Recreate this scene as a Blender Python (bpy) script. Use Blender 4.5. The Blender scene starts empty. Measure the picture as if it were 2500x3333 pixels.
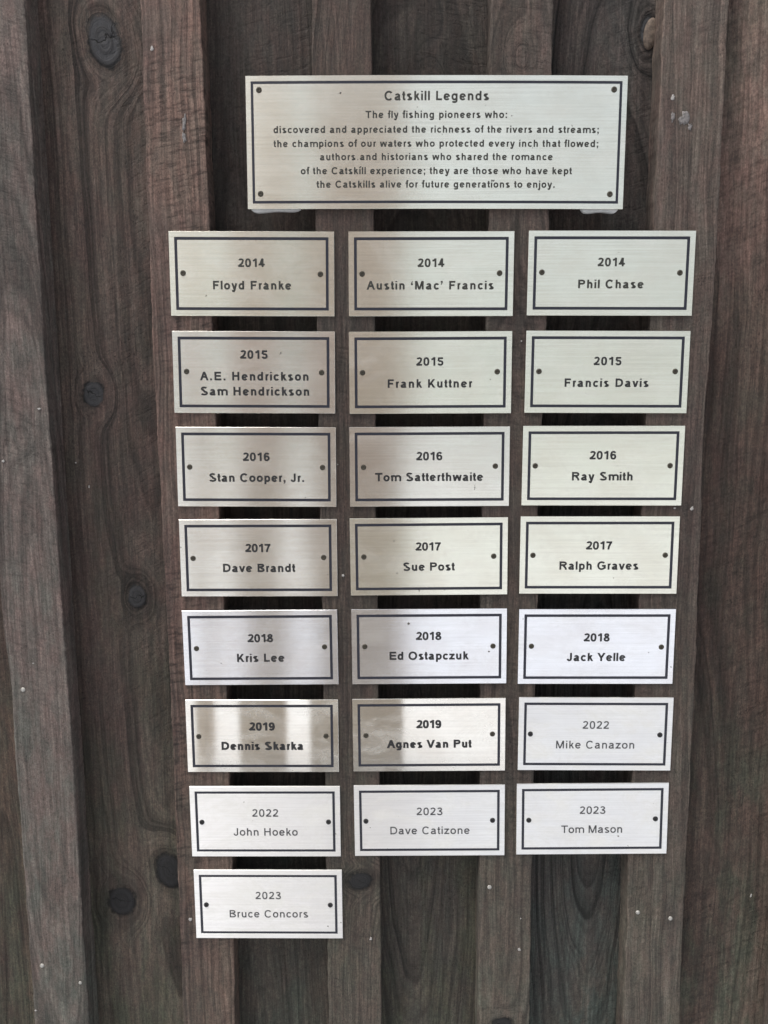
import bpy, math, random
import numpy as np
from mathutils import Vector

C = bpy.context.scene.collection
R = math.radians
PI = math.pi

# ------------------------------------------------------------------ camera
cam = bpy.data.cameras.new('camera')
cam.sensor_fit = 'HORIZONTAL'
cam.sensor_width = 36.0
cam.lens = 36.0 * 2550.0 / 2500.0
cam.clip_start = 0.01
cam.clip_end = 400.0
cam.dof.use_dof = True
cam.dof.focus_distance = 0.497
cam.dof.aperture_fstop = 18.0
co = bpy.data.objects.new('camera', cam)
C.objects.link(co)
co.location = (0.0, -0.49882, 1.5)
co.rotation_euler = (R(82.3267), R(0.23959), R(0.55321))
bpy.context.scene.camera = co

# ------------------------------------------------------------------ sky and sun
SUN_EL, SUN_ROT = R(62), R(238)          # high, soft, from the front left of the wall
w = bpy.data.worlds.new('World')
bpy.context.scene.world = w
w.use_nodes = True
nt = w.node_tree
for n in list(nt.nodes): nt.nodes.remove(n)
sky = nt.nodes.new('ShaderNodeTexSky')
sky.sky_type = 'NISHITA'
sky.sun_disc = False
sky.sun_elevation = SUN_EL
sky.sun_rotation = SUN_ROT
sky.dust_density = 3.0
hs = nt.nodes.new('ShaderNodeHueSaturation')
hs.inputs['Saturation'].default_value = 0.35
bg = nt.nodes.new('ShaderNodeBackground')
bg.inputs['Strength'].default_value = 0.13
wo = nt.nodes.new('ShaderNodeOutputWorld')
nt.links.new(sky.outputs[0], hs.inputs['Color'])
nt.links.new(hs.outputs[0], bg.inputs['Color'])
nt.links.new(bg.outputs[0], wo.inputs['Surface'])

sun = bpy.data.lights.new('sun', 'SUN')
sun.energy = 2.6
sun.angle = R(35)
sun.color = (1.0, 0.96, 0.9)
so = bpy.data.objects.new('sun', sun)
C.objects.link(so)
d = Vector((math.sin(SUN_ROT) * math.cos(SUN_EL), math.cos(SUN_ROT) * math.cos(SUN_EL), math.sin(SUN_EL)))
so.rotation_euler = d.to_track_quat('Z', 'Y').to_euler()
so.location = (-1.5, -2.5, 4)

vs = bpy.context.scene.view_settings
bpy.context.scene.display_settings.display_device = 'sRGB'
vs.view_transform = 'Standard'
vs.look = 'None'
vs.exposure = 0.60
vs.gamma = 1.0
vs.use_curve_mapping = False
bpy.context.scene.cycles.max_bounces = 6

# ------------------------------------------------------------------ helpers
def link(name, me, mat=None, parent=None):
    o = bpy.data.objects.new(name, me)
    C.objects.link(o)
    if mat is not None:
        me.materials.append(mat)
    if parent is not None:
        o.parent = parent
    return o

def empty(name, loc=(0, 0, 0)):
    o = bpy.data.objects.new(name, None)
    o.empty_display_size = 0.02
    o.location = loc
    C.objects.link(o)
    return o

def tag(o, label=None, cat=None, group=None, kind=None):
    if label: o['label'] = label
    if cat: o['category'] = cat
    if group: o['group'] = group
    if kind: o['kind'] = kind
    return o

def pymesh(name, verts, faces, smooth=False):
    me = bpy.data.meshes.new(name)
    me.from_pydata([tuple(v) for v in verts], [], faces)
    me.update()
    if smooth:
        me.polygons.foreach_set('use_smooth', [True] * len(me.polygons))
    return me

class NB:
    """small node builder"""
    def __init__(s, name):
        s.m = bpy.data.materials.new(name)
        s.m.use_nodes = True
        s.t = s.m.node_tree
        s.b = s.t.nodes['Principled BSDF']
        s.out = s.t.nodes['Material Output']
    def put(s, sock, v):
        if v is None: return
        if isinstance(v, bpy.types.NodeSocket): s.t.links.new(v, sock)
        else: sock.default_value = v
    def math(s, op, a, b=None, c=None, clamp=False):
        n = s.t.nodes.new('ShaderNodeMath'); n.operation = op; n.use_clamp = clamp
        s.put(n.inputs[0], a); s.put(n.inputs[1], b); s.put(n.inputs[2], c)
        return n.outputs[0]
    def vmul(s, v, k):
        n = s.t.nodes.new('ShaderNodeVectorMath'); n.operation = 'MULTIPLY'
        s.put(n.inputs[0], v); s.put(n.inputs[1], k); return n.outputs[0]
    def vadd(s, v, k):
        n = s.t.nodes.new('ShaderNodeVectorMath'); n.operation = 'ADD'
        s.put(n.inputs[0], v); s.put(n.inputs[1], k); return n.outputs[0]
    def rot(s, v, ay):
        n = s.t.nodes.new('ShaderNodeVectorRotate'); n.rotation_type = 'Y_AXIS'
        s.put(n.inputs['Vector'], v); n.inputs['Angle'].default_value = ay
        return n.outputs[0]
    def noise(s, v, scale=1.0, detail=2.0, rough=0.5, dist=0.0):
        n = s.t.nodes.new('ShaderNodeTexNoise')
        s.put(n.inputs['Vector'], v)
        n.inputs['Scale'].default_value = scale
        n.inputs['Detail'].default_value = detail
        n.inputs['Roughness'].default_value = rough
        n.inputs['Distortion'].default_value = dist
        return n.outputs['Fac']
    def ramp(s, v, lo, hi, a=0.0, b=1.0):
        n = s.t.nodes.new('ShaderNodeMapRange'); n.interpolation_type = 'SMOOTHSTEP'
        s.put(n.inputs['Value'], v)
        n.inputs['From Min'].default_value = lo; n.inputs['From Max'].default_value = hi
        n.inputs['To Min'].default_value = a; n.inputs['To Max'].default_value = b
        return n.outputs[0]
    def mix(s, f, a, b, mode='MIX'):
        n = s.t.nodes.new('ShaderNodeMix'); n.data_type = 'RGBA'; n.blend_type = mode
        s.put(n.inputs[0], f); s.put(n.inputs[6], a); s.put(n.inputs[7], b)
        return n.outputs[2]
    def scale(s, c, f):
        n = s.t.nodes.new('ShaderNodeVectorMath'); n.operation = 'SCALE'
        s.put(n.inputs[0], c); s.put(n.inputs['Scale'], f); return n.outputs[0]
    def comb(s, x, y, z):
        n = s.t.nodes.new('ShaderNodeCombineXYZ')
        s.put(n.inputs[0], x); s.put(n.inputs[1], y); s.put(n.inputs[2], z); return n.outputs[0]
    def sep(s, v):
        n = s.t.nodes.new('ShaderNodeSeparateXYZ'); s.put(n.inputs[0], v); return n.outputs
    def attr(s, name):
        n = s.t.nodes.new('ShaderNodeAttribute'); n.attribute_name = name; return n
    def coord(s, which='Object'):
        n = s.t.nodes.new('ShaderNodeTexCoord'); return n.outputs[which]
    def bump(s, h, strength, dist, normal=None):
        n = s.t.nodes.new('ShaderNodeBump')
        n.inputs['Strength'].default_value = strength
        n.inputs['Distance'].default_value = dist
        s.put(n.inputs['Height'], h); s.put(n.inputs['Normal'], normal)
        return n.outputs[0]

def flat_mat(name, col, rough=0.6, metal=0.0, spec=None, var=0.15, scale=400.0):
    """a plain painted or metal surface with a little mottling and roughness change"""
    k = NB(name)
    n1 = k.noise(k.coord(), scale, 3.0, 0.6)
    c = k.scale((*col, )[:3], k.ramp(n1, 0.3, 0.7, 1 - var, 1 + var))
    k.put(k.b.inputs['Base Color'], c)
    k.put(k.b.inputs['Roughness'], k.ramp(n1, 0.3, 0.7, max(rough - 0.1, 0.05), min(rough + 0.1, 1)))
    k.b.inputs['Metallic'].default_value = metal
    if spec is not None: k.b.inputs['Specular IOR Level'].default_value = spec
    return k.m

# ------------------------------------------------------------------ weathered wood
def wood_mat(name, ca, cb, cc, seed, ring=0.5, saw=0.3, saw_ang=0.1, green_mix=0.3, ringw=3.0, val=1.0, tones=None):
    """ca, cb: the two stain tones of the piece, cc: the patchy greenish or grey tone"""
    k = NB(name)
    P = k.vadd(k.coord(), (seed * 1.7, 0.0, seed * 0.9))
    g = k.attr('grain').outputs['Fac']
    kv = k.attr('knot').outputs['Vector']
    kx, ky, kd = k.sep(kv)
    # growth rings from the grain coordinate (millimetres from the pith)
    wob = k.noise(k.vmul(P, (55, 55, 11)), 1.0, 1.6, 0.5)
    g2 = k.math('ADD', g, k.math('MULTIPLY', wob, 6.0))
    r1 = k.noise(k.comb(k.math('DIVIDE', g2, ringw), seed, 0.0), 1.0, 2.0, 0.6)
    r2 = k.noise(k.comb(k.math('DIVIDE', g2, ringw * 0.33), seed + 7, 0.0), 1.0, 1.0, 0.5)
    ringm = k.math('ADD', k.math('MULTIPLY', k.ramp(r1, 0.44, 0.64), 0.85), k.math('MULTIPLY', k.ramp(r2, 0.44, 0.66), 0.5))
    ringf = k.math('MULTIPLY', ringm, k.ramp(k.noise(k.vmul(P, (22, 22, 7)), 1.0, 2.0), 0.3, 0.62, 0.4, 1.0))
    ringf = k.math('MULTIPLY', ringf, k.ramp(kd, 1.0, 3.2, 1.45, 1.0))
    # fibres, saw marks, pits
    fib = k.noise(k.vadd(k.vmul(P, (560, 560, 13)), k.comb(k.math('MULTIPLY', wob, 5.0), 0.0, 0.0)), 1.0, 3.0, 0.62)
    fib2 = k.noise(k.vmul(P, (1700, 1700, 60)), 1.0, 2.0, 0.6)
    Pr = k.rot(P, saw_ang)
    sm = k.noise(k.vmul(Pr, (85, 85, 330)), 1.0, 2.0, 0.6)
    smr = k.noise(k.vmul(P, (16, 16, 9)), 1.0, 2.0)
    sawm = k.math('MULTIPLY', k.ramp(sm, 0.42, 0.78), k.ramp(smr, 0.36, 0.6))
    pit = k.noise(k.vmul(P, (1150, 1150, 520)), 1.0, 2.0, 0.6)
    pitm = k.math('MULTIPLY', k.ramp(pit, 0.6, 0.7), k.ramp(k.noise(k.vmul(P, (40, 40, 26)), 1.0, 2.0), 0.45, 0.62, 0.15, 1.0))
    t1 = k.noise(k.vmul(P, (26, 26, 8)), 1.0, 4.0, 0.62)
    t2 = k.noise(k.vmul(k.vadd(P, (5, 0, 3)), (38, 38, 13)), 1.0, 5.0, 0.65)
    t3 = k.noise(k.vmul(k.vadd(P, (9, 0, 8)), (230, 230, 60)), 1.0, 4.0, 0.7)
    # patchy greenish tone grows towards the foot of the wall
    zz = k.sep(k.coord())[2]
    low = k.ramp(zz, 1.0, 1.75, 1.0, 0.0)
    greenf = k.math('MULTIPLY', k.ramp(t2, 0.44, 0.64), k.math('MULTIPLY_ADD', low, green_mix * 1.3, green_mix * 0.45), clamp=True)
    col = k.mix(k.ramp(t1, 0.4, 0.62), (*ca, 1), (*cb, 1))
    col = k.mix(greenf, col, (*cc, 1))
    f = k.math('SUBTRACT', 1.0, k.math('MULTIPLY', ringf, ring))
    f = k.math('MULTIPLY', f, k.ramp(fib, 0.28, 0.72, 0.74, 1.26))
    f = k.math('MULTIPLY', f, k.ramp(fib2, 0.25, 0.75, 0.84, 1.16))
    f = k.math('MULTIPLY', f, k.ramp(t3, 0.25, 0.75, 0.74, 1.26))
    f = k.math('MULTIPLY', f, k.math('SUBTRACT', 1.0, k.math('MULTIPLY', sawm, saw)))
    f = k.math('MULTIPLY', f, k.math('SUBTRACT', 1.0, k.math('MULTIPLY', pitm, 0.5)))
    gn = k.noise(k.vmul(P, (1050, 1050, 760)), 1.0, 3.0, 0.75)
    gn2 = k.noise(k.vmul(k.vadd(P, (3, 0, 6)), (420, 420, 330)), 1.0, 3.0, 0.7)
    f = k.math('MULTIPLY', f, k.ramp(gn, 0.28, 0.72, 0.72, 1.28))
    f = k.math('MULTIPLY', f, k.ramp(gn2, 0.3, 0.7, 0.84, 1.16))
    f = k.math('MULTIPLY', f, val * 0.74)
    col = k.scale(col, f)
    # shading and tint painted in along the height and small pinkish and greenish blotches
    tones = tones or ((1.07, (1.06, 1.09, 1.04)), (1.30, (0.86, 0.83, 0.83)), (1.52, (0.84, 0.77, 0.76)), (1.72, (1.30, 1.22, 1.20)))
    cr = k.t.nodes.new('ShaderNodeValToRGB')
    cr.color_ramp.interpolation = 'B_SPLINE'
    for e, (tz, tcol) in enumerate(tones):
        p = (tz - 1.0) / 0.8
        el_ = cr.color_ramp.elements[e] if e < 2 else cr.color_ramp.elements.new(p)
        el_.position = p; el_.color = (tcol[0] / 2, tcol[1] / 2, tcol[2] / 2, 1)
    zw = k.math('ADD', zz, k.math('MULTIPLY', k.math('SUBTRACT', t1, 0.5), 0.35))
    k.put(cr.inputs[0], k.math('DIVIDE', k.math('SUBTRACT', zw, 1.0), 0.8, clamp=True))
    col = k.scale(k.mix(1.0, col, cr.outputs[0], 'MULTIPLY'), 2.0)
    hb = k.noise(k.vmul(k.vadd(P, (2, 0, 4)), (120, 120, 45)), 1.0, 3.0, 0.6)
    col = k.mix(1.0, col, k.mix(k.ramp(hb, 0.36, 0.64), (1.11, 0.98, 0.92, 1), (0.99, 0.995, 0.93, 1)), 'MULTIPLY')
    # knots
    inn = k.ramp(k.math('ADD', kd, k.math('MULTIPLY', k.math('SUBTRACT', k.noise(k.vmul(P, (260, 260, 260)), 1.0, 4.0, 0.6), 0.5), 0.75)), 0.80, 1.06, 0.94, 0.0)
    halo = k.math('MULTIPLY', k.ramp(kd, 0.95, 1.6, 1.0, 0.0), 0.9)
    kr = k.noise(k.comb(k.math('MULTIPLY', kd, 7.0), seed, 0.0), 1.0, 1.0)
    kcol = k.scale(k.scale((0.0178, 0.0178, 0.0192), k.ramp(zz, 1.12, 1.72, 0.62, 1.9)), k.math('MULTIPLY', k.ramp(kr, 0.3, 0.7, 0.75, 1.2), k.ramp(t3, 0.25, 0.75, 0.7, 1.35)))
    edge = k.math('MULTIPLY', k.ramp(kd, 0.66, 0.92), 0.78)
    kcol = k.scale(kcol, k.math('SUBTRACT', 1.0, edge))
    cw = k.math('MULTIPLY', k.math('SUBTRACT', k.noise(k.comb(kx, ky, k.math('MULTIPLY', zz, 9.0)), 1.8, 3.0), 0.5), 0.9)
    slope = k.math('SINE', k.math('MULTIPLY', zz, 71.0))
    line = k.math('ABSOLUTE', k.math('ADD', k.math('ADD', ky, k.math('MULTIPLY', kx, slope)), cw))
    crack = k.math('MULTIPLY', k.ramp(line, 0.012, 0.055, 0.85, 0.0), k.ramp(kd, 0.5, 0.9, 1.0, 0.0))
    col = k.mix(k.math('MULTIPLY', halo, 0.5), col, k.scale(col, 0.45))
    col = k.mix(inn, col, kcol)
    col = k.mix(crack, col, (0.004, 0.004, 0.004, 1))
    k.put(k.b.inputs['Base Color'], col)
    k.put(k.b.inputs['Roughness'], k.ramp(t3, 0.3, 0.7, 0.72, 0.9))
    k.b.inputs['Specular IOR Level'].default_value = 0.3
    h = k.math('SUBTRACT', k.math('MULTIPLY', fib, 0.5), k.math('MULTIPLY', ringf, 0.35))
    h = k.math('SUBTRACT', h, k.math('MULTIPLY', sawm, 0.5))
    h = k.math('SUBTRACT', h, k.math('MULTIPLY', pitm, 0.6))
    h = k.math('SUBTRACT', h, k.math('MULTIPLY', crack, 1.5))
    h = k.math('ADD', h, k.math('ADD', k.math('MULTIPLY', fib2, 0.25), k.math('MULTIPLY', gn, 0.5)))
    k.put(k.b.inputs['Normal'], k.bump(h, 0.8, 0.0006))
    return k.m

def vnoise(x, z, fx, fz, seed):
    """smooth value noise, numpy"""
    rs = np.random.RandomState(seed)
    G = rs.rand(64, 64)
    X, Zc = x * fx + 1000.3, z * fz + 1000.7
    xi, zi = np.floor(X).astype(int), np.floor(Zc).astype(int)
    u, v = X - xi, Zc - zi
    u, v = u * u * (3 - 2 * u), v * v * (3 - 2 * v)
    g = lambda a, b: G[a % 64, b % 64]
    return (g(xi, zi) * (1 - u) + g(xi + 1, zi) * u) * (1 - v) + (g(xi, zi + 1) * (1 - u) + g(xi + 1, zi + 1) * u) * v - 0.5

def plank(name, mat, parent, left, right, y0, depth, seed, knots=(), grain=None, dense=True, edge=0.0007,
          wav=0.0005, z0=0.03, z1=2.42):
    """a board: front sheet, rounded arrises and sides; left(z), right(z) give its edges"""
    if dense:
        zs = np.concatenate([np.arange(z0, 1.02, 0.03), np.arange(1.02, 1.78, 0.0013), np.arange(1.79, z1, 0.03), [z1]])
    else:
        zs = np.concatenate([np.arange(z0, z1, 0.012), [z1]])
    L = left(zs) + wav * 2 * vnoise(zs, zs * 0, 60, 1, seed) + wav * 1.2 * vnoise(zs, zs * 0, 330, 1, seed + 1)
    Rr = right(zs) + wav * 2 * vnoise(zs, zs * 0, 55, 1, seed + 2) + wav * 1.2 * vnoise(zs, zs * 0, 350, 1, seed + 3)
    wid = float(np.mean(Rr - L))
    nc = max(6, int(wid / (0.0012 if dense else 0.004)))
    ts = np.linspace(0, 1, nc)
    ns = 8 if depth < 0.018 else 3
    cols = []                                    # (t, inset_from_edge_sign, y)
    for i in range(ns): cols.append(('L', 0.0, y0 + depth - (depth - edge) * i / (ns - 1)))
    cols.append(('L', edge * 0.3, y0 + edge * 0.3))
    for t in ts: cols.append(('F', t, y0))
    cols.append(('R', edge * 0.3, y0 + edge * 0.3))
    for i in range(ns): cols.append(('R', 0.0, y0 + edge + (depth - edge) * i / (ns - 1)))
    nz, ncol = len(zs), len(cols)
    X = np.zeros((nz, ncol)); Y = np.zeros((nz, ncol)); Zz = np.repeat(zs[:, None], ncol, 1)
    for j, (s, t, y) in enumerate(cols):
        if s == 'L': X[:, j] = L + t
        elif s == 'R': X[:, j] = Rr - t
        else: X[:, j] = L + edge + (Rr - L - 2 * edge) * t
        Y[:, j] = y
    front = np.array([c[0] == 'F' for c in cols])
    rel = 0.0005 * vnoise(X, Zz, 45, 9, seed + 5) + 0.00035 * vnoise(X, Zz, 150, 22, seed + 6) + 0.0002 * vnoise(X, Zz, 500, 60, seed + 8)
    Y += rel * (1.0 if depth > 0.018 else 0.6)
    xc = (L + Rr)[:, None] / 2
    if grain is None: grain = (0.0, 30.0, 0.0)
    gx, gd, gs = grain                            # pith offset mm, depth mm, taper (mm per metre)
    dx = (X - xc) * 1e3 - gx + 14 * vnoise(X * 0, Zz, 1, 4.5, seed + 10)
    yp = gd + gs * (Zz - 1.4) + 10 * vnoise(X * 0, Zz, 1, 6, seed + 11)
    gr = np.sqrt(dx * dx + yp * yp) + (Y - y0) * 1e3 * 0.8
    KX = np.full(X.shape, 9.0); KY = np.full(X.shape, 9.0); KD = np.full(X.shape, 9.0)
    for (kx, kz, ra, rb, *rest) in knots:
        solid = rest[0] if rest else 1
        ang = rest[1] if len(rest) > 1 else 0.0
        ax, az = (X - kx * 1e-3) * 1e3, (Zz - kz * 1e-3) * 1e3
        ux, uz = ax * math.cos(ang) + az * math.sin(ang), -ax * math.sin(ang) + az * math.cos(ang)
        dd = np.sqrt((ux / ra) ** 2 + (uz / rb) ** 2)
        dd = dd * (1 + 0.10 * vnoise(np.arctan2(uz, ux), dd * 0, 1.6, 1, seed + 20))
        wgt = np.exp(-np.maximum(dd - 1.0, 0) ** 2 / 0.9)
        wgt = wgt * np.where(dd < 4, 1, 0)
        g0k = gr[np.abs(zs - kz * 1e-3).argmin(), np.abs(X[0] - kx * 1e-3).argmin()]
        ringc = g0k + (dd - 0.5) * (ra + rb) * 0.5
        gr = gr * (1 - wgt) + ringc * wgt
        # grain is pushed aside above and below the knot
        gr = gr + 2.5 * np.exp(-(ux / (ra * 2.2)) ** 2 - (uz / (rb * 5)) ** 2) * (1 - wgt)
        if solid:
            m = dd < KD
            KX = np.where(m, ux / ra, KX); KY = np.where(m, uz / rb, KY); KD = np.where(m, dd, KD)
            Y += np.where(dd < 1.0, -0.0003 * (1 - dd), 0) * front[None, :]
            Y += np.exp(-((dd - 1.0) / 0.16) ** 2) * 0.0007 * (0.6 + 0.8 * np.sin(np.arctan2(uz, ux) * 2 + kx)) * front[None, :]
    V = np.stack([X, Y, Zz], -1).reshape(-1, 3)
    a = np.arange(nz - 1)[:, None] * ncol + np.arange(ncol - 1)[None, :]
    F = np.stack([a, a + 1, a + ncol + 1, a + ncol], -1).reshape(-1, 4)
    back = []                                     # close the back and the two ends
    lb, rb_ = 0, ncol - 1
    V2 = V
    nq = len(F)
    ends = [list(range(ncol))[::-1], [(nz - 1) * ncol + j for j in range(ncol)]]
    backf = [(nz - 1) * ncol, (nz - 1) * ncol + ncol - 1, ncol - 1, 0]
    me = bpy.data.meshes.new(name)
    loops = np.concatenate([F.ravel(), np.array(ends[0]), np.array(ends[1]), np.array(backf)])
    starts = np.concatenate([np.arange(nq) * 4, [nq * 4, nq * 4 + ncol, nq * 4 + 2 * ncol]])
    totals = np.concatenate([np.full(nq, 4), [ncol, ncol, 4]])
    me.vertices.add(len(V2)); me.vertices.foreach_set('co', V2.astype(np.float32).ravel())
    me.loops.add(len(loops)); me.loops.foreach_set('vertex_index', loops.astype(np.int32))
    me.polygons.add(len(starts))
    me.polygons.foreach_set('loop_start', starts.astype(np.int32))
    me.polygons.foreach_set('loop_total', totals.astype(np.int32))
    # the front is shaded smooth, arrises and sides keep their crisp edges
    colf = np.tile(np.arange(ncol - 1), nz - 1)
    sm = np.ones(len(starts), bool); sm[:nq] = (colf > ns) & (colf < ncol - ns - 3); sm[-3:] = False
    me.polygons.foreach_set('use_smooth', sm)
    me.update(calc_edges=True)
    at = me.attributes.new('grain', 'FLOAT', 'POINT'); at.data.foreach_set('value', gr.astype(np.float32).ravel())
    kt = me.attributes.new('knot', 'FLOAT_VECTOR', 'POINT')
    kt.data.foreach_set('vector', np.stack([KX, KY, KD], -1).astype(np.float32).ravel())
    o = link(name, me, mat, parent)
    return o

# ------------------------------------------------------------------ measured layout (metres; text in millimetres on each plate)
PLAQUES = {
 '11': ((-0.08596, 1.58135, -0.00858), [('2014', -8.3, 8.11, 4.1, 5.12), ('Floyd Franke', -24.49, 24.22, -9.33, 5.16)],
   [(-42.55, 0.4), (42.3, -0.06)]),
 '12': ((0.02449, 1.58072, -0.00350), [('2014', -8.19, 8.16, 4.1, 5.11), ('Austin ‘Mac’ Francis', -39.38, 38.64, -9.32, 5.15)],
   [(-42.48, 0.06), (42.15, 0.42)]),
 '13': ((0.13481, 1.58042, -0.00756), [('2014', -8.18, 8.37, 4.16, 5.1), ('Phil Chase', -20.02, 20.3, -8.93, 5.14)],
   [(-42.21, 0.51), (42.21, 0.39)]),
 '21': ((-0.08625, 1.52147, -0.00812), [('2015', -8.35, 8.75, 8.45, 5.28), ('A.E. Hendrickson', -33.66, 34.4, -4.97, 5.32), ('Sam Hendrickson', -33.92, 34.76, -14.31, 5.35)],
   [(-42.38, 0.46), (42.42, 0.04)]),
 '22': ((0.02425, 1.52079, -0.00012), [('2015', -8.7, 8.2, 4.34, 5.19), ('Frank Kuttner', -26.97, 26.1, -9.22, 5.23)],
   [(-42.43, 0.12), (41.73, 0.45)]),
 '23': ((0.13446, 1.52064, -0.00703), [('2015', -8.36, 8.76, 4.26, 5.17), ('Francis Davis', -26.47, 26.22, -9.13, 5.21)],
   [(-42.36, 0.32), (42.44, 0.52)]),
 '31': ((-0.08631, 1.46202, -0.00578), [('2016', -8.32, 8.64, 3.93, 5.37), ('Stan Cooper, Jr.', -30.38, 30.58, -9.37, 5.41)],
   [(-42.53, -0.0), (42.18, -0.1)]),
 '32': ((0.02395, 1.46186, 0.00140), [('2016', -8.32, 8.12, 4.15, 5.35), ('Tom Satterthwaite', -34.4, 34.08, -9.12, 5.4)],
   [(-42.01, -0.06), (41.75, 0.27)]),
 '33': ((0.13373, 1.46204, -0.00313), [('2016', -8.39, 8.27, 4.17, 5.34), ('Ray Smith', -19.53, 19.34, -9.22, 5.38)],
   [(-42.67, 0.07), (42.48, 0.19)]),
 '41': ((-0.08638, 1.40309, -0.00033), [('2017', -8.39, 7.93, 3.94, 5.44), ('Dave Brandt', -23.49, 23.4, -9.17, 5.48)],
   [(-42.42, -0.09), (42.15, 0.36)]),
 '42': ((0.02371, 1.40377, 0.00703), [('2017', -8.43, 7.82, 4.05, 5.42), ('Sue Post', -16.74, 16.47, -9.18, 5.46)],
   [(-41.92, 0.2), (41.81, 0.02)]),
 '43': ((0.13333, 1.40441, -0.00190), [('2017', -8.42, 8.2, 3.76, 5.41), ('Ralph Graves', -25.59, 25.5, -9.43, 5.45)],
   [(-42.51, -0.0), (42.47, 0.11)]),
 '51': ((-0.08666, 1.34317, 0.00687), [('2018', -8.08, 8.5, 3.82, 5.51), ('Kris Lee', -15.87, 15.58, -9.55, 5.54)],
   [(-42.23, -0.24), (42.17, 0.34)]),
 '52': ((0.02415, 1.34374, 0.00580), [('2018', -8.49, 8.01, 4.52, 5.49), ('Ed Ostapczuk', -26.34, 25.63, -8.81, 5.53)],
   [(-42.2, 0.28), (41.79, 0.16)]),
 '53': ((0.13353, 1.34355, -0.00036), [('2018', -8.28, 8.46, 3.64, 5.48), ('Jack Yelle', -18.93, 19.21, -9.67, 5.52)],
   [(-42.48, 0.4), (42.37, -0.14)]),
 '61': ((-0.08696, 1.28207, 0.00060), [('2019', -8.55, 8.45, 4.0, 5.68), ('Dennis Skarka', -27.86, 27.35, -9.64, 5.72)],
   [(-42.58, -0.19), (42.52, 0.09)]),
 '62': ((0.02429, 1.28280, 0.00738), [('2019', -8.23, 8.22, 4.89, 5.67), ('Agnes Van Put', -27.78, 28.1, -8.87, 5.6)],
   [(-42.03, 0.03), (42.21, 0.54)]),
 '63': ((0.13464, 1.28353, -0.00111), [('2022', -8.38, 8.93, 3.83, 5.33), ('Mike Canazon', -25.96, 26.31, -9.91, 5.37)],
   [(-42.95, 0.07), (42.77, -0.32)]),
 '71': ((-0.08640, 1.22125, 0.00206), [('2022', -8.73, 8.85, 3.71, 5.42), ('John Hoeko', -21.73, 21.74, -10.03, 5.46)],
   [(-43.13, -0.27), (42.82, -0.17)]),
 '72': ((0.02477, 1.22217, 0.00941), [('2023', -8.63, 8.86, 4.07, 5.4), ('Dave Catizone', -26.79, 27.14, -9.62, 5.44)],
   [(-42.96, -0.07), (42.59, 0.06)]),
 '73': ((0.13449, 1.22343, 0.00968), [('2023', -8.42, 8.84, 3.77, 5.39), ('Tom Mason', -20.49, 20.55, -9.89, 5.43)],
   [(-42.62, -0.52), (42.52, -0.08)]),
 '81': ((-0.08573, 1.16061, 0.00332), [('2023', -8.77, 8.76, 4.03, 5.36), ('Bruce Concors', -27.25, 27.11, -9.6, 5.4)],
   [(-42.91, -0.23), (42.59, -0.31)]),
 '0': ((0.02698, 1.65705, -0.00604), [('Catskill Legends', -30.92, 31.42, 23.94, 5.27), ('The fly fishing pioneers who:', -42.1, 42.62, 13.93, 4.09), ('discovered and appreciated the richness of the rivers and streams;', -97.56, 97.87, 5.58, 3.99), ('the champions of our waters who protected every inch that flowed;', -97.55, 97.8, -2.43, 4.01), ('authors and historians who shared the romance', -69.78, 70.46, -10.08, 4.02), ('of the Catskill experience; they are those who have kept', -81.38, 82.09, -18.13, 4.04), ('the Catskills alive for future generations to enjoy.', -71.75, 72.31, -25.95, 4.06)],
   [(-106.01, 30.15), (-106.06, -29.34), (106.02, 30.28), (105.75, -29.49)]),
}
BATTENS = {
 'A': ([(1740.0, -252.7), (1370.3, -256.6), (1319.0, -254.1), (1067.8, -253.9)],
   [(1739.7, -217.1), (1541.3, -217.8), (1318.9, -215.9), (1067.9, -215.1)]),
 'B': ([(1739.1, -148.3), (1541.0, -149.5), (1318.9, -147.5), (1068.2, -147.9)],
   [(1738.8, -112.9), (1609.7, -111.5), (1491.9, -111.8), (1432.6, -111.5), (1373.2, -110.4), (1312.5, -110.3), (1250.8, -110.2), (1190.2, -110.1), (1069.1, -111.8)]),
 'C': ([(1738.2, -46.9), (1617.5, -46.4), (1551.0, -45.9), (1491.7, -46.2), (1432.4, -46.6), (1373.1, -45.9), (1312.5, -45.8), (1250.8, -45.4), (1190.3, -45.6), (1068.6, -45.6)],
   [(1737.9, -11.3), (1617.2, -10.5), (1550.8, -10.2), (1491.5, -10.3), (1432.3, -10.4), (1373.0, -9.8), (1312.4, -9.3), (1250.8, -8.8), (1068.8, -8.4)]),
 'D': ([(1737.3, 59.1), (1612.6, 59.7), (1550.4, 58.7), (1491.3, 58.4), (1432.9, 57.8), (1374.3, 57.9), (1312.4, 58.1), (1193.9, 59.1), (1069.1, 58.9)],
   [(1737.0, 96.1), (1612.4, 96.4), (1550.3, 96.5), (1491.1, 95.4), (1432.8, 93.9), (1374.3, 94.6), (1312.4, 94.6), (1252.4, 94.9), (1193.9, 94.9), (1069.2, 95.6)]),
 'E': ([(1736.4, 161.1), (1612.0, 160.5), (1549.9, 160.5), (1490.9, 160.4), (1432.6, 160.0), (1374.1, 160.3), (1312.4, 160.5), (1252.5, 160.7), (1194.1, 160.7), (1069.5, 161.7)],
   [(1736.1, 199.1), (1678.3, 199.5), (1611.8, 199.5), (1549.7, 199.2), (1490.7, 197.1), (1318.7, 199.6), (1194.1, 199.4), (1069.7, 200.6)]),
}

# ------------------------------------------------------------------ the board-and-batten wall
wall = tag(empty('board_wall', (0, 0, 0)),
           'weathered brown board and batten wall that carries all the metal plaques', 'wall')

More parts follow.
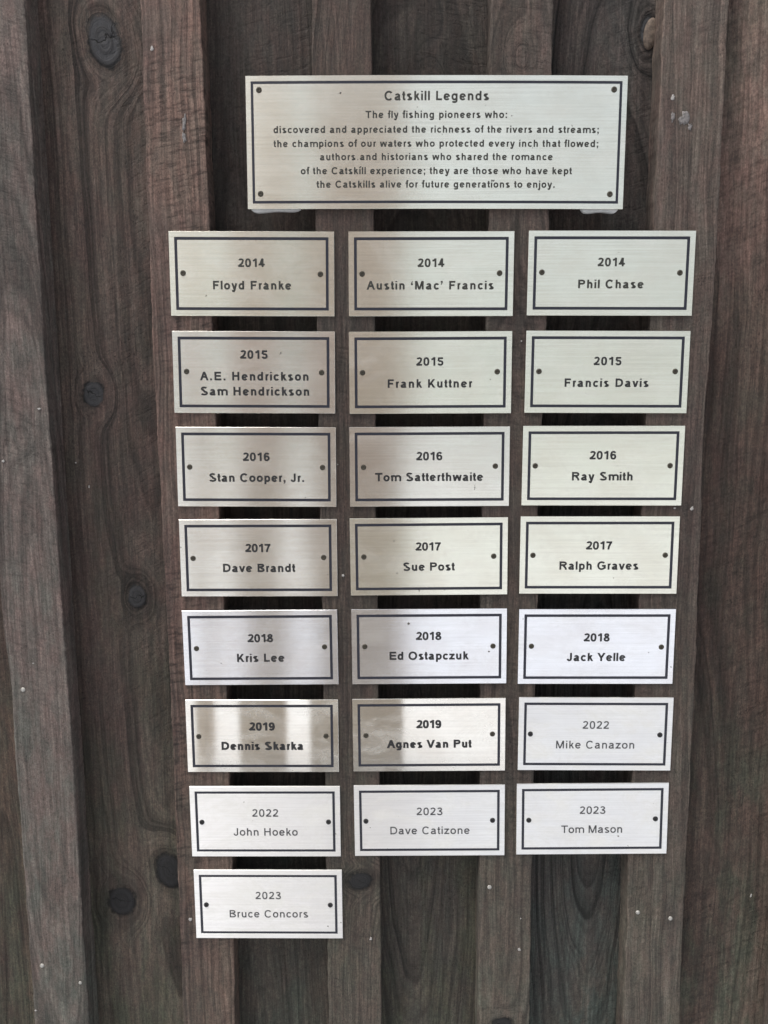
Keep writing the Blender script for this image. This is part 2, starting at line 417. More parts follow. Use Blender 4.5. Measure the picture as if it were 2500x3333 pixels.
def edge_fn(pts):
    z = np.array([p[0] for p in pts]) * 1e-3; x = np.array([p[1] for p in pts]) * 1e-3
    o = np.argsort(z); z, x = z[o], x[o]
    return lambda q: np.interp(q, z, x)
def const(v): return lambda q: np.full(np.shape(q), float(v))

YB = 0.017                                  # boards lie 17 mm behind the batten faces
GRY = (0.118, 0.108, 0.104); PUR = (0.108, 0.084, 0.078); BRN = (0.100, 0.078, 0.064)
DBR = (0.070, 0.054, 0.048); GRN = (0.072, 0.070, 0.056); DGR = (0.056, 0.062, 0.062); LGR = (0.122, 0.118, 0.112)

# boards: x from, x to, material, knots, grain, dense
BOARDS = [
 (-0.3400, -0.2350, wood_mat('wood board far left', BRN, DBR, GRN, 3.1, 0.5, 0.2, 0.3, 0.8), [], (10, 22, 60), True),
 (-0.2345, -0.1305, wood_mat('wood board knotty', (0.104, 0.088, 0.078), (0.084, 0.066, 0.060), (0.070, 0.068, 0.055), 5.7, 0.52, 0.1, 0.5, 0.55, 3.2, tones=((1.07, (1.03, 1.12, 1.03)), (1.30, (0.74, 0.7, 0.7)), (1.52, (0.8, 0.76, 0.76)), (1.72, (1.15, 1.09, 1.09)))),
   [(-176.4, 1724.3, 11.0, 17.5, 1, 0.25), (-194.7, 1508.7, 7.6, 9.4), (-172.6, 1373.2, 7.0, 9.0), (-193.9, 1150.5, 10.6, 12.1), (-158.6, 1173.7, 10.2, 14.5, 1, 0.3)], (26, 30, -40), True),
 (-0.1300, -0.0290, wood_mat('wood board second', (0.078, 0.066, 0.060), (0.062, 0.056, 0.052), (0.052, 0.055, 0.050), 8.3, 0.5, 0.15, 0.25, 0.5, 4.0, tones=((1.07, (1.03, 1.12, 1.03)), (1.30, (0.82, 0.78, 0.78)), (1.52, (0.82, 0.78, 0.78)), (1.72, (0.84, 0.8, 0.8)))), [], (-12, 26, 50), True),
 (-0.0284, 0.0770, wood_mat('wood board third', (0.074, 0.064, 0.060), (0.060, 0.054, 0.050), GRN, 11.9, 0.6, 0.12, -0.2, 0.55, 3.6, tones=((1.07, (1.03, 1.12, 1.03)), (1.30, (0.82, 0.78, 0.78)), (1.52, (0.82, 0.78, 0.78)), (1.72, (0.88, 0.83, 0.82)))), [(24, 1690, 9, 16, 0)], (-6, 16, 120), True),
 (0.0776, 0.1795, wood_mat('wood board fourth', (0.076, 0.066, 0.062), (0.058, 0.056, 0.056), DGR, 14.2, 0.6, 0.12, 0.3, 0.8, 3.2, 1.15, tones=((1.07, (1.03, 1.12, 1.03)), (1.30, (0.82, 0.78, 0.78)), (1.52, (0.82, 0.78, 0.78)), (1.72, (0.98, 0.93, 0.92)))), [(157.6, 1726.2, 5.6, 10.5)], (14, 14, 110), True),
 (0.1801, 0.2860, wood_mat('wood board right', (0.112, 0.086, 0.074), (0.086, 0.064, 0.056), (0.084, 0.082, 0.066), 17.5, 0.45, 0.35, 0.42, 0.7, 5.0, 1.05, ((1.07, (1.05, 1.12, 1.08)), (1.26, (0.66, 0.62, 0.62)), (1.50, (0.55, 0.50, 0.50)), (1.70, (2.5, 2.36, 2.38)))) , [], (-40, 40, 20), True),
 (0.2866, 0.3920, None, [], None, False),
 (-0.4460, -0.3406, None, [], None, False),
]
spare = wood_mat('wood board beyond', BRN, DBR, GRN, 21.0, 0.45, 0.3, 0.3, 0.6)
for i, (x0, x1, m, kn, gr, dn) in enumerate(BOARDS):
    plank('board', m or spare, wall, const(x0), const(x1), YB + 0.0007 * ((i * 7) % 3 - 1), 0.019, 100 + i * 31, kn, gr, dn, wav=0.0001)
for i, x0 in enumerate(list(np.arange(-1.5, -0.45, 0.1054)) + list(np.arange(0.3926, 1.45, 0.1054))):
    plank('board', spare, wall, const(x0), const(x0 + 0.1048), YB, 0.019, 400 + i, [], (8, 24, 20), False, wav=0.0001)

BMAT = {
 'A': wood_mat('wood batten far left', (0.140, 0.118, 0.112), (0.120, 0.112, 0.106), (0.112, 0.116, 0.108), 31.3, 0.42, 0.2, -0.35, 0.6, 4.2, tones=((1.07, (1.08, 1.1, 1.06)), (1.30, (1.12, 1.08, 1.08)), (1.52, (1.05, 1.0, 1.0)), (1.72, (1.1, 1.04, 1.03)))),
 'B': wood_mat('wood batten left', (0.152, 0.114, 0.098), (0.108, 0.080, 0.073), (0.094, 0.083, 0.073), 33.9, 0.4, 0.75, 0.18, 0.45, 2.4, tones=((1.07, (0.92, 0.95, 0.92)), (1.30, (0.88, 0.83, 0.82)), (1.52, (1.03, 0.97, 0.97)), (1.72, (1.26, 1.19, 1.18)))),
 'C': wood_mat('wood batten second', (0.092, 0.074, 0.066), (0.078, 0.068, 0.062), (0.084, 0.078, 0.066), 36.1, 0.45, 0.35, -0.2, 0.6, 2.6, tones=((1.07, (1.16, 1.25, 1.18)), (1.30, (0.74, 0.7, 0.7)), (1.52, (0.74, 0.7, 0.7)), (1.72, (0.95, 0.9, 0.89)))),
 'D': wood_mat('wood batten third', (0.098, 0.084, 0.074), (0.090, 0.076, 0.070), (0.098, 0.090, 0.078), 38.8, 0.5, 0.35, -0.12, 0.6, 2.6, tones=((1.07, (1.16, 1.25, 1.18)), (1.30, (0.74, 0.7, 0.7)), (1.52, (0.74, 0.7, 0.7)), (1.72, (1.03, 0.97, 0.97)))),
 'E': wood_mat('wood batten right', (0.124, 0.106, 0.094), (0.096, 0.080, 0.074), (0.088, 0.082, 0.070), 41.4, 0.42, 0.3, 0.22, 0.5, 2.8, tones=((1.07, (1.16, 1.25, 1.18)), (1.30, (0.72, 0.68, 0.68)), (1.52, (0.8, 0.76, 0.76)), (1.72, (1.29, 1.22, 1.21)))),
}
BK = {'A': [(-236, 1480, 4.3, 6.5, 0)], 'B': [], 'C': [(-22.4, 1177.2, 9.4, 6.8, 1, 0.2)],
      'D': [(76.4, 1068.5, 8.0, 6.2), (78.3, 1706, 5.0, 8.5, 0)], 'E': []}
BG = {'A': (4, 9, 90), 'B': (-60, 60, 0), 'C': (20, 24, 30), 'D': (2, 13, 70), 'E': (-45, 45, 10)}
battens = {}
for i, k in enumerate('ABCDE'):
    l, r = BATTENS[k]
    battens[k] = plank('batten', BMAT[k], wall, edge_fn(l), edge_fn(r), 0.0, 0.0165, 700 + 40 * i, BK[k], BG[k], True)
sp2 = wood_mat('wood batten beyond', (0.12, 0.1, 0.09), (0.1, 0.085, 0.078), GRN, 44.0, 0.4, 0.4, 0.2, 0.5)
for i, xc in enumerate(list(np.arange(-1.395, -0.3, 0.1052)) + list(np.arange(0.286, 1.4, 0.1054))):
    plank('batten', sp2, wall, const(xc - 0.019), const(xc + 0.018), 0.0, 0.0165, 900 + i, [], (-30, 40, 0), False)

# nail heads and flecks of old paint on the wood
m_nail = flat_mat('weathered nail metal', (0.32, 0.31, 0.285), 0.55, 0.3, var=0.3, scale=900)
m_fleck = flat_mat('dried white paint', (0.27, 0.258, 0.245), 0.8, var=0.35, scale=700)
m_smear = flat_mat('thin chalky smear', (0.135, 0.125, 0.122), 0.85, var=0.5, scale=500)

def disc_mesh(name, pts, hgt):
    """a low domed blob with outline pts (x, z), dome towards -Y"""
    n = len(pts)
    V = [(x, 0.0006, z) for x, z in pts] + [(x * 0.97, -hgt * 0.5, z * 0.97) for x, z in pts] + \
        [(x * 0.6, -hgt, z * 0.6) for x, z in pts] + [(0, -hgt * 1.05, 0)]
    F = []
    for q in range(2):
        for i in range(n):
            j = (i + 1) % n
            F.append((q * n + i, q * n + j, (q + 1) * n + j, (q + 1) * n + i))
    for i in range(n): F.append((2 * n + i, 2 * n + (i + 1) % n, 3 * n))
    return pymesh(name, V, F, True)

nail_me = disc_mesh('nail_head', [(0.00155 * math.cos(a * PI / 8), 0.00155 * math.sin(a * PI / 8)) for a in range(16)], 0.0005)
nail_me.materials.append(m_nail)
def nail(k, x, z, s=1.0):
    o = bpy.data.objects.new('nail_head', nail_me); C.objects.link(o)
    o.parent = battens[k]; o.location = (x * 1e-3, -0.0001, z * 1e-3); o.scale = (s, 1, s)
    o.rotation_euler = (0, x, 0)
def fleck(parent, x, z, rx, rz, seed, mat=None, y=0.0, hgt=0.0003, jag=0.35, ang=0.0):
    rnd = random.Random(seed); pts = []
    n = 16
    for a in range(n):
        r = 1 + jag * (rnd.random() - 0.5) * 2
        px, pz = 0.8 * rx * 1e-3 * r * math.cos(a * 2 * PI / n), 0.8 * rz * 1e-3 * r * math.sin(a * 2 * PI / n)
        pts.append((px * math.cos(ang) - pz * math.sin(ang), px * math.sin(ang) + pz * math.cos(ang)))
    o = link('paint_fleck', disc_mesh('paint_fleck', pts, hgt), mat or m_fleck, parent)
    o.location = (x * 1e-3, y - 0.0002, z * 1e-3)
for k, x, z, s in [('A', -245.8, 1113.1, 1.0), ('A', -219.7, 1100.0, 0.75), ('A', -245.9, 1314.2, 1.0),
                   ('D', 66.2, 1173.0, 0.95), ('E', 168.2, 1154.5, 0.95), ('E', 190.8, 1150.1, 0.95)]:
    nail(k, x, z, s)
for q, (k, x, z, rx, rz) in enumerate([('A', -252.4, 1078.5, 1.0, 0.6), ('A', -237.8, 1332.4, 0.6, 0.4), ('A', -248.5, 1466.3, 1.3, 1.0),
      ('A', -223.4, 1499.4, 1.3, 0.7), ('B', -142.3, 1712.2, 1.1, 1.7), ('E', 168.6, 1682.2, 1.3, 1.9), ('D', 87.9, 1149.8, 0.5, 0.5),
      ('D', 87.5, 1126.5, 1.3, 1.2), ('E', 191.9, 1434.5, 1.2, 1.6), ('E', 180.8, 1434.8, 1.1, 0.6), ('C', -31.8, 1391.2, 1.0, 1.2),
      ('B', -140.5, 1148.5, 1.6, 1.4), ('C', -15.5, 1134.2, 0.9, 1.3), ('C', -34.5, 1463.5, 0.5, 0.4), ('D', 81, 1540, 0.5, 0.5)]):
    fleck(battens[k], x, z, rx, rz, 50 + q)
fleck(battens['B'], -124.6, 1670.5, 1.5, 6.0, 3, m_smear, ang=-0.1)
fleck(battens['B'], -124.9, 1661.5, 1.4, 4.5, 4, m_smear)
fleck(battens['E'], 176.0, 1670.0, 3.6, 4.6, 5, m_smear, jag=0.4)
fleck(battens['E'], 169.0, 1671.5, 1.2, 3.6, 6, m_smear, jag=0.5)
fleck(battens['E'], 179.6, 1665.5, 1.6, 2.6, 8, m_smear, jag=0.5)
bo = [o for o in wall.children if o.name.startswith('board')]
fleck(bo[5], 253.3, 1155.7, 0.5, 1.4, 71, y=YB, ang=-0.3)
fleck(bo[1], -208.9, 1464.0, 0.6, 0.6, 72, y=YB)
fleck(bo[1], -201.0, 1448.0, 0.6, 1.3, 73, y=YB)

# the loose tan knot at the top of the fourth board, standing a little proud beside its dark crack
m_knot = flat_mat('tan knot wood', (0.115, 0.088, 0.070), 0.8, spec=0.3, var=0.4, scale=420)
kp = [(0.0042 * math.cos(a * PI / 12), 0.0092 * math.sin(a * PI / 12)) for a in range(24)]
ko = link('knot', disc_mesh('knot', kp, 0.0014), m_knot, bo[4])
ko.location = (0.1589, YB - 0.0006, 1.7252); ko.rotation_euler = (0, 0.12, 0)

# ------------------------------------------------------------------ lettering: a plain sans drawn with strokes (1000 units to the em, capitals 716 high)
def el(cx, cy, rx, ry, a0, a1, p=2.25, n=None):
    n = n or max(6, int(abs(a1 - a0) / 9))
    out = []
    for i in range(n + 1):
        a = R(a0 + (a1 - a0) * i / n)
        c, s = math.cos(a), math.sin(a)
        out.append((cx + rx * math.copysign(abs(c) ** (2 / p), c), cy + ry * math.copysign(abs(s) ** (2 / p), s)))
    return out
def sp(pts, n=7):
    P = [pts[0]] + list(pts) + [pts[-1]]
    out = []
    for i in range(1, len(P) - 2):
        p0, p1, p2, p3 = P[i - 1], P[i], P[i + 1], P[i + 2]
        for q in range(n):
            t = q / n
            out.append(tuple(0.5 * (2 * p1[k] + (p2[k] - p0[k]) * t + (2 * p0[k] - 5 * p1[k] + 4 * p2[k] - p3[k]) * t * t +
                                    (3 * p1[k] - p0[k] - 3 * p2[k] + p3[k]) * t ** 3) for k in (0, 1)))
    out.append(pts[-1])
    return out
def glyph(c, h):
    """-> advance, list of (kind, points); kinds: s stroke, c closed stroke, p slanted bar with level ends, f filled polygon"""
    S = lambda *p: ('s', list(p)); K = lambda p: ('s', p); Cl = lambda p: ('c', p[:-1])
    Pb = lambda x0, y0, x1, y1: ('p', [(x0, y0), (x1, y1)])
    dot = lambda x, y: ('f', [(x - h, y), (x + h, y), (x + h, y + 2 * h), (x - h, y + 2 * h)])
    com = lambda x: ('f', [(x - h, 2 * h), (x - h, 0), (x, 0), (x - h, -1.6 * h), (x - h * .5, -2.2 * h), (x + h * .7, -1.1 * h), (x + h, 0), (x + h, 2 * h)])
    x = 519; cap = 716; o = 12
    if c == ' ': return 278, []
    if c == 'a': return 556, [K(el(262, 345, 198 - h, 186 - h, 165, 5, 2.2) + [(458 - h, 330), (458 - h, 120), (475 - h * .5, 0)]), K([(458 - h, 305), (300, 285)] + el(212, 143, 176 - h, 155 - h, 95, 270, 2.2) + el(230, 170, 228 - h, 182 - h, 275, 345, 2.2))]
    if c == 'b': return 556, [S((66 + h, 0), (66 + h, cap)), Cl(el(291, 260, 226 - h, 271 - h, 0, 360))]
    if c == 'c': return 500, [K(el(270, 260, 231 - h, 271 - h, 38, 322))]
    if c == 'd': return 556, [S((490 - h, 0), (490 - h, cap)), Cl(el(263, 260, 227 - h, 271 - h, 0, 360))]
    if c == 'e': return 556, [K([(510 - h * 1.6, 262), (60, 262)][:2]), K(el(276, 260, 239 - h, 271 - h, 2, 325))]
    if c == 'f': return 278, [K(sp([(136 + h * .3, 0), (136 + h * .3, 400), (136 + h * .3, 560), (175, 690), (292, cap + o - h)])), S((12, x - h), (262, x - h))]
    if c == 'g': return 556, [Cl(el(262, 260, 227 - h, 271 - h, 0, 360)), K([(488 - h, x), (488 - h, 30)] + el(262, -30, 226 - h, 180 - h, 0, -155, 2.4))]
    if c == 'h': return 556, [S((66 + h, 0), (66 + h, cap)), K(el(277, 300, 211 - h, 231 - h, 172, 0) + [(488 - h, 0)])]
    if c == 'i': return 222, [S((111, 0), (111, x)), ('f', [(111 - h, 616), (111 + h, 616), (111 + h, 716), (111 - h, 716)])]
    if c == 'j': return 222, [K(sp([(111, x), (111, 200), (111, -100), (80, -185), (-30, -200 + h)])), ('f', [(111 - h, 616), (111 + h, 616), (111 + h, 716), (111 - h, 716)])]
    if c == 'k': return 500, [S((67 + h, 0), (67 + h, cap)), Pb(430 - h, x, 130 + h, 200), Pb(225 + h * .5, 300, 445 - h * .3, 0)]
    if c == 'l': return 222, [S((111, 0), (111, cap))]
    if c == 'm': return 833, [S((66 + h, 0), (66 + h, x)), K(el(246, 320, 170, 211 - h, 172, 0) + [(416, 0)]),
                              K(el(591, 320, 175, 211 - h, 176, 0) + [(766, 0)])]
    if c == 'n': return 556, [S((66 + h, 0), (66 + h, x)), K(el(277, 300, 211 - h, 231 - h, 172, 0) + [(488 - h, 0)])]
    if c == 'o': return 556, [Cl(el(276, 260, 242 - h, 271 - h, 0, 360))]
    if c == 'p': return 556, [S((66 + h, -199), (66 + h, x)), Cl(el(291, 260, 226 - h, 271 - h, 0, 360))]
    if c == 'q': return 556, [S((490 - h, -199), (490 - h, x)), Cl(el(263, 260, 227 - h, 271 - h, 0, 360))]
    if c == 'r': return 333, [S((65 + h, 0), (65 + h, x)), K(el(255, 310, 190 - h, 221 - h, 172, 72))]
    if c == 's': return 500, [K(el(248, 392, 196 - h, 139 - h, 28, 255, 2.2) + el(248, 131, 212 - h, 143 - h, 82, -152, 2.2))]
    if c == 't': return 278, [K(sp([(135, 670), (135, 400), (135, 120), (165, h + 6), (262, h - 4)])), S((18, x - h), (255, x - h))]
    if c == 'u': return 556, [S((488 - h, x), (488 - h, 0)), K([(66 + h, x)] + el(277, 219, 211 - h, 231 - h, 180, 352))]
    if c == 'v': return 500, [Pb(10 + h, x, 250, 0), Pb(490 - h, x, 250, 0)]
    if c == 'w': return 722, [Pb(8 + h, x, 185, 0), Pb(361, x, 185, 0), Pb(361, x, 537, 0), Pb(714 - h, x, 537, 0)]
    if c == 'x': return 500, [Pb(25 + h, x, 475 - h, 0), Pb(475 - h, x, 25 + h, 0)]
    if c == 'y': return 500, [Pb(14 + h, x, 255, 0), K([(487 - h, x), (262, -40)] + sp([(262, -40), (210, -150), (150, -199 + h), (62, -190 + h)]))]
    if c == 'z': return 500, [S((42, x - h), (462, x - h)), S((25, h), (470, h)), Pb(430 - h, x - h, 60 + h, h)]
    if c == 'A': return 667, [Pb(333, cap, 2 + h, 0), Pb(333, cap, 664 - h, 0), S((150, 210 + h), (520, 210 + h))]
    if c == 'B': return 667, [S((74 + h, 0), (74 + h, cap)), K([(80 + h, cap - h), (330, cap - h)] + el(340, 545, 260 - h, 171 - h, 90, -90) + [(80 + h, 378)]),
                              K([(340, 378)] + el(350, 190, 276 - h, 190 - h, 80, -90) + [(80 + h, h)])]
    if c == 'C': return 722, [K(el(375, 352, 325 - h, 376 - h, 40, 318, 2.15))]
    if c == 'D': return 722, [S((79 + h, 0), (79 + h, cap)), K([(85 + h, cap - h), (300, cap - h)] + el(310, 358, 362 - h, 358 - h, 86, -86, 2.3) + [(300, h), (85 + h, h)])]
    if c == 'E': return 667, [S((79 + h, 0), (79 + h, cap)), S((85 + h, cap - h), (597, cap - h)), S((85 + h, 370), (575, 370)), S((85 + h, h), (616, h))]
    if c == 'F': return 611, [S((82 + h, 0), (82 + h, cap)), S((88 + h, cap - h), (565, cap - h)), S((88 + h, 355), (507, 355))]
    if c == 'G': return 778, [K(el(390, 352, 336 - h, 376 - h, 42, 330, 2.15)), K([(410, 335), (715 - h, 335), (715 - h, 90)])]
    if c == 'H': return 722, [S((80 + h, 0), (80 + h, cap)), S((641 - h, 0), (641 - h, cap)), S((85 + h, 375), (636 - h, 375))]
    if c == 'J': return 500, [K([(424 - h, cap)] + el(225, 205, 199 - h, 217 - h, 0, -180, 2.3))]
    if c == 'K': return 667, [S((73 + h, 0), (73 + h, cap)), Pb(640 - h * 1.4, cap, 100 + h, 190), Pb(265 + h * .6, 400, 655 - h * 1.3, 0)]
    if c == 'L': return 556, [S((73 + h, 0), (73 + h, cap)), S((79 + h, h), (520, h))]
    if c == 'M': return 833, [S((74 + h, 0), (74 + h, cap)), S((756 - h, 0), (756 - h, cap)), Pb(74 + h * 1.3, cap, 415, 0), Pb(756 - h * 1.3, cap, 415, 0)]
    if c == 'O': return 778, [Cl(el(389, 352, 341 - h, 376 - h, 0, 360, 2.15))]
    if c == 'P': return 667, [S((77 + h, 0), (77 + h, cap)), K([(83 + h, cap - h), (350, cap - h)] + el(360, 505, 262 - h, 211 - h, 88, -88) + [(350, 294 + h), (83 + h, 294 + h)])]
    if c == 'R': return 722, [S((79 + h, 0), (79 + h, cap)), K([(85 + h, cap - h), (360, cap - h)] + el(380, 520, 272 - h, 196 - h, 88, -88) + [(360, 324 + h), (85 + h, 324 + h)]),
                              K(sp([(370, 340), (470, 260), (560, 130), (655 - h * .8, 0)]))]
    if c == 'S': return 667, [K(el(330, 543, 250 - h, 185 - h, 22, 255, 2.2) + el(330, 182, 285 - h, 194 - h, 82, -162, 2.2))]
    if c == 'T': return 611, [S((305, 0), (305, cap - h)), S((21, cap - h), (590, cap - h))]
    if c == 'V': return 667, [Pb(4 + h, cap, 334, 0), Pb(662 - h, cap, 334, 0)]
    if c == 'Y': return 667, [S((333, 0), (333, 310)), Pb(4 + h * 1.2, cap, 333, 290), Pb(662 - h * 1.2, cap, 333, 290)]
    if c == '0': return 556, [Cl(el(276, 352, 234 - h, 367 - h, 0, 360, 2.5))]
    if c == '1': return 556, [S((350, 0), (350, cap)), K(sp([(350, 690), (280, 600), (190, 545), (109, 525)]))]
    if c == '2': return 556, [K(el(276, 520, 222 - h, 198 - h, 168, -30, 2.2) + [(330, 290), (110, 105), (60 + h, h)]), S((45, h), (503, h))]
    if c == '3': return 556, [K(el(262, 545, 206 - h, 173 - h, 162, -80, 2.2) + [(215, 378)]), K([(215, 378)] + el(262, 190, 246 - h, 202 - h, 78, -165, 2.2))]
    if c == '4': return 556, [S((412 - h, 0), (412 - h, cap)), S((15, 212), (508, 212)), Pb(395 - h, cap, 30 + h, 212 - h)]
    if c == '5': return 556, [K([(478, 704 - h), (150, 704 - h), (105, 385)][:3]), K(el(268, 225, 240 - h, 237 - h, 138, -165, 2.2))]
    if c == '6': return 556, [Cl(el(286, 232, 227 - h, 244 - h, 0, 360)), K(el(290, 370, 249 - h, 348 - h, 38, 202, 2.3))]
    if c == '7': return 556, [S((47, 704 - h), (505, 704 - h)), K(sp([(500 - h, 690 - h), (360, 500), (260, 250), (220, 0)]))]
    if c == '8': return 556, [Cl(el(276, 538, 200 - h, 181 - h, 0, 360)), Cl(el(276, 200, 237 - h, 212 - h, 0, 360))]
    if c == '9':
        a, g6 = glyph('6', h)
        return 556, [(k, [(553 - px, 704 - py) for px, py in pts]) for k, pts in g6]
    if c == '.': return 278, [dot(139, 0)]
    if c == ',': return 278, [com(139)]
    if c == ':': return 278, [dot(139, 0), dot(139, 519 - 2 * h)]
    if c == ';': return 278, [com(139), dot(139, 519 - 2 * h)]
    if c in '‘’':
        q = [(111 - h, 716), (111 - h, 716 - 2 * h), (111, 716 - 2 * h), (111 - h, 716 - 3.8 * h), (111 - h * .4, 716 - 4.6 * h), (111 + h, 716 - 2.2 * h), (111 + h, 716)]
        if c == '‘': q = [(222 - px, 716 + 716 - 4.6 * h - py) for px, py in q]
        return 222, [('f', q)]
    raise KeyError(c)

def ribbon(pts, h, closed):
    n = len(pts); Lp, Rp = [], []
    for i in range(n):
        a = pts[(i - 1) % n] if (closed or i > 0) else None
        b = pts[(i + 1) % n] if (closed or i < n - 1) else None
        p = pts[i]
        def nrm(u, v):
            dx, dy = v[0] - u[0], v[1] - u[1]; l = math.hypot(dx, dy) or 1
            return (-dy / l, dx / l)
        if a is None: m = nrm(p, b); s = 1
        elif b is None: m = nrm(a, p); s = 1
        else:
            n1, n2 = nrm(a, p), nrm(p, b)
            mx, my = n1[0] + n2[0], n1[1] + n2[1]; l = math.hypot(mx, my) or 1
            m = (mx / l, my / l); s = min(1 / max(m[0] * n1[0] + m[1] * n1[1], 0.3), 1.6)
        Lp.append((p[0] + m[0] * h * s, p[1] + m[1] * h * s)); Rp.append((p[0] - m[0] * h * s, p[1] - m[1] * h * s))
    return Lp, Rp

def dedupe(p):
    out = [p[0]]
    for q in p[1:]:
        if math.hypot(q[0] - out[-1][0], q[1] - out[-1][1]) > 4: out.append(q)
    return out

def text_mesh(name, s, xl, xr, yb, cap, weight, y, warp=None):
    """lettering in the XZ plane, all lengths in mm, filling xl..xr with base line yb"""
    h = weight * 500.0 * 0.716                    # weight = stem / cap height
    k = cap / 716.0
    adv = [glyph(c, h)[0] for c in s]
    # side bearings of the first and last letter are taken off, tracking fills the width
    kx = k * (1.09 if weight > 0.19 else 1.06 if weight > 0.16 else 1.03)
    tot = (sum(adv) - 90) * kx
    tr = ((xr - xl) - tot) / max(len(s) - 1, 1)
    V, F = [], []
    cx = xl - 45 * kx
    lift = 0
    for c, a in zip(s, adv):
        for kind, pts in glyph(c, h)[1]:
            base = len(V); yy = y - 0.000012 * (lift % 4); lift += 1
            T = lambda q: (1e-3 * (cx + q[0] * kx), yy, 1e-3 * (yb + q[1] * k))
            if kind == 'f':
                V += [T(q) for q in pts]; F.append(tuple(range(base, base + len(pts))))
            elif kind == 'p':
                (x0, y0), (x1, y1) = pts
                hh = h * math.hypot(x1 - x0, y1 - y0) / abs(y1 - y0)
                V += [T(q) for q in ((x0 - hh, y0), (x0 + hh, y0), (x1 + hh, y1), (x1 - hh, y1))]
                F.append((base, base + 1, base + 2, base + 3))
            else:
                pts = dedupe(pts)
                Lp, Rp = ribbon(pts, h, kind == 'c')
                for a_, b_ in zip(Lp, Rp): V += [T(a_), T(b_)]
                m = len(pts)
                for i in range(m if kind == 'c' else m - 1):
                    j = (i + 1) % m
                    F.append((base + 2 * i, base + 2 * i + 1, base + 2 * j + 1, base + 2 * j))
        cx += a * kx + tr
    if warp: V = [warp(v) for v in V]
    me = pymesh(name, V, F)
    # every face looks out of the wall (-Y)
    fl = [p.index for p in me.polygons if p.normal.y > 0]
    if fl:
        F2 = [tuple(reversed(f)) if i in set(fl) else f for i, f in enumerate(F)]
        bpy.data.meshes.remove(me); me = pymesh(name, V, F2)
    return me

# ------------------------------------------------------------------ plaque materials
def brushed(name, col, rough, seed, dust=0.25, streak=0.35, cloud=(0.94, 0.915, 0.90)):
    k = NB(name)
    oi = k.t.nodes.new('ShaderNodeObjectInfo')
    P = k.vadd(k.coord(), k.comb(k.math('MULTIPLY', oi.outputs['Random'], 3.0), 0.0, k.math('MULTIPLY', oi.outputs['Random'], 7.0)))
    br = k.noise(k.vmul(P, (45, 1, 5200)), 1.0, 3.0, 0.65)
    br2 = k.noise(k.vmul(P, (14, 1, 1000)), 1.0, 3.0, 0.7)
    cl = k.noise(k.vmul(P, (28, 1, 36)), 1.0, 4.0, 0.6)
    fine = k.noise(P, 900.0, 3.0, 0.7)
    spk = k.noise(P, 260.0, 2.0, 0.5)
    c = k.mix(k.ramp(cl, 0.35, 0.68), (*col, 1), (col[0] * cloud[0], col[1] * cloud[1], col[2] * cloud[2], 1))
    c = k.scale(c, k.ramp(br2, 0.28, 0.72, 0.92, 1.06))
    c = k.mix(k.ramp(spk, 0.765, 0.79), c, (0.10, 0.09, 0.075, 1))
    k.put(k.b.inputs['Base Color'], c)
    k.b.inputs['Metallic'].default_value = 1.0
    k.put(k.b.inputs['Roughness'], k.math('ADD', k.ramp(cl, 0.3, 0.7, rough - 0.01, rough + 0.01), k.math('MULTIPLY', fine, 0.02)))
    k.b.inputs['Anisotropic'].default_value = 0.985
    k.b.inputs['Anisotropic Rotation'].default_value = ANISO_ROT
    tg = k.t.nodes.new('ShaderNodeTangent'); tg.direction_type = 'UV_MAP'; tg.uv_map = 'uv'
    k.t.links.new(tg.outputs[0], k.b.inputs['Tangent'])
    k.put(k.b.inputs['Normal'], k.bump(br, streak, 0.00002, k.bump(cl, 0.006, 0.0004)))
    # a thin film of dust and lacquer haze scatters some light
    df = k.t.nodes.new('ShaderNodeBsdfDiffuse'); df.inputs['Color'].default_value = (0.62, 0.61, 0.57, 1)
    mx = k.t.nodes.new('ShaderNodeMixShader'); mx.inputs[0].default_value = dust
    sm1 = k.noise(k.vmul(P, (30, 1, 55)), 1.0, 6.0, 0.7, 0.6)
    sp1 = k.noise(k.vmul(P, (330, 1, 330)), 1.0, 3.0, 0.6)
    scr = k.noise(k.vmul(k.rot(P, 1.1), (22, 1, 2600)), 1.0, 1.0)
    dfac = k.math('ADD', k.ramp(sm1, 0.42, 0.68, dust * 0.6, dust * 1.9), k.math('MULTIPLY', k.ramp(sp1, 0.66, 0.74), 0.12))
    dfac = k.math('ADD', dfac, k.math('MULTIPLY', k.ramp(scr, 0.76, 0.82), 0.10), clamp=True)
    k.put(mx.inputs[0], dfac)
    k.t.links.new(k.b.outputs[0], mx.inputs[1]); k.t.links.new(df.outputs[0], mx.inputs[2])
    k.t.links.new(mx.outputs[0], k.out.inputs['Surface'])
    return k.m
ANISO_ROT = 0.25
M_OLD = brushed('brushed metal warm', (0.85, 0.85, 0.745), 0.18, 1, dust=0.11)
M_MID = brushed('brushed metal', (0.85, 0.84, 0.79), 0.155, 2, dust=0.10)
M_GLO = brushed('brushed metal glossy lacquer', (0.87, 0.85, 0.79), 0.06, 3, dust=0.20, streak=0.05)
M_COOL = brushed('brushed metal cool', (0.83, 0.845, 0.88), 0.155, 5, dust=0.10)
M_NEW = brushed('satin metal pale', (0.92, 0.92, 0.92), 0.32, 4, dust=0.35, streak=0.25, cloud=(0.96, 0.95, 0.95))
M_LINE = flat_mat('navy enamel line', (0.008, 0.009, 0.019), 0.45, var=0.3, scale=3000)
M_TXT = flat_mat('black filled engraving', (0.008, 0.008, 0.009), 0.5, var=0.2)
M_TXG = flat_mat('grey filled engraving', (0.04, 0.04, 0.043), 0.5, var=0.2)
M_TXO = flat_mat('faded engraving', (0.018, 0.018, 0.014), 0.55, var=0.3)
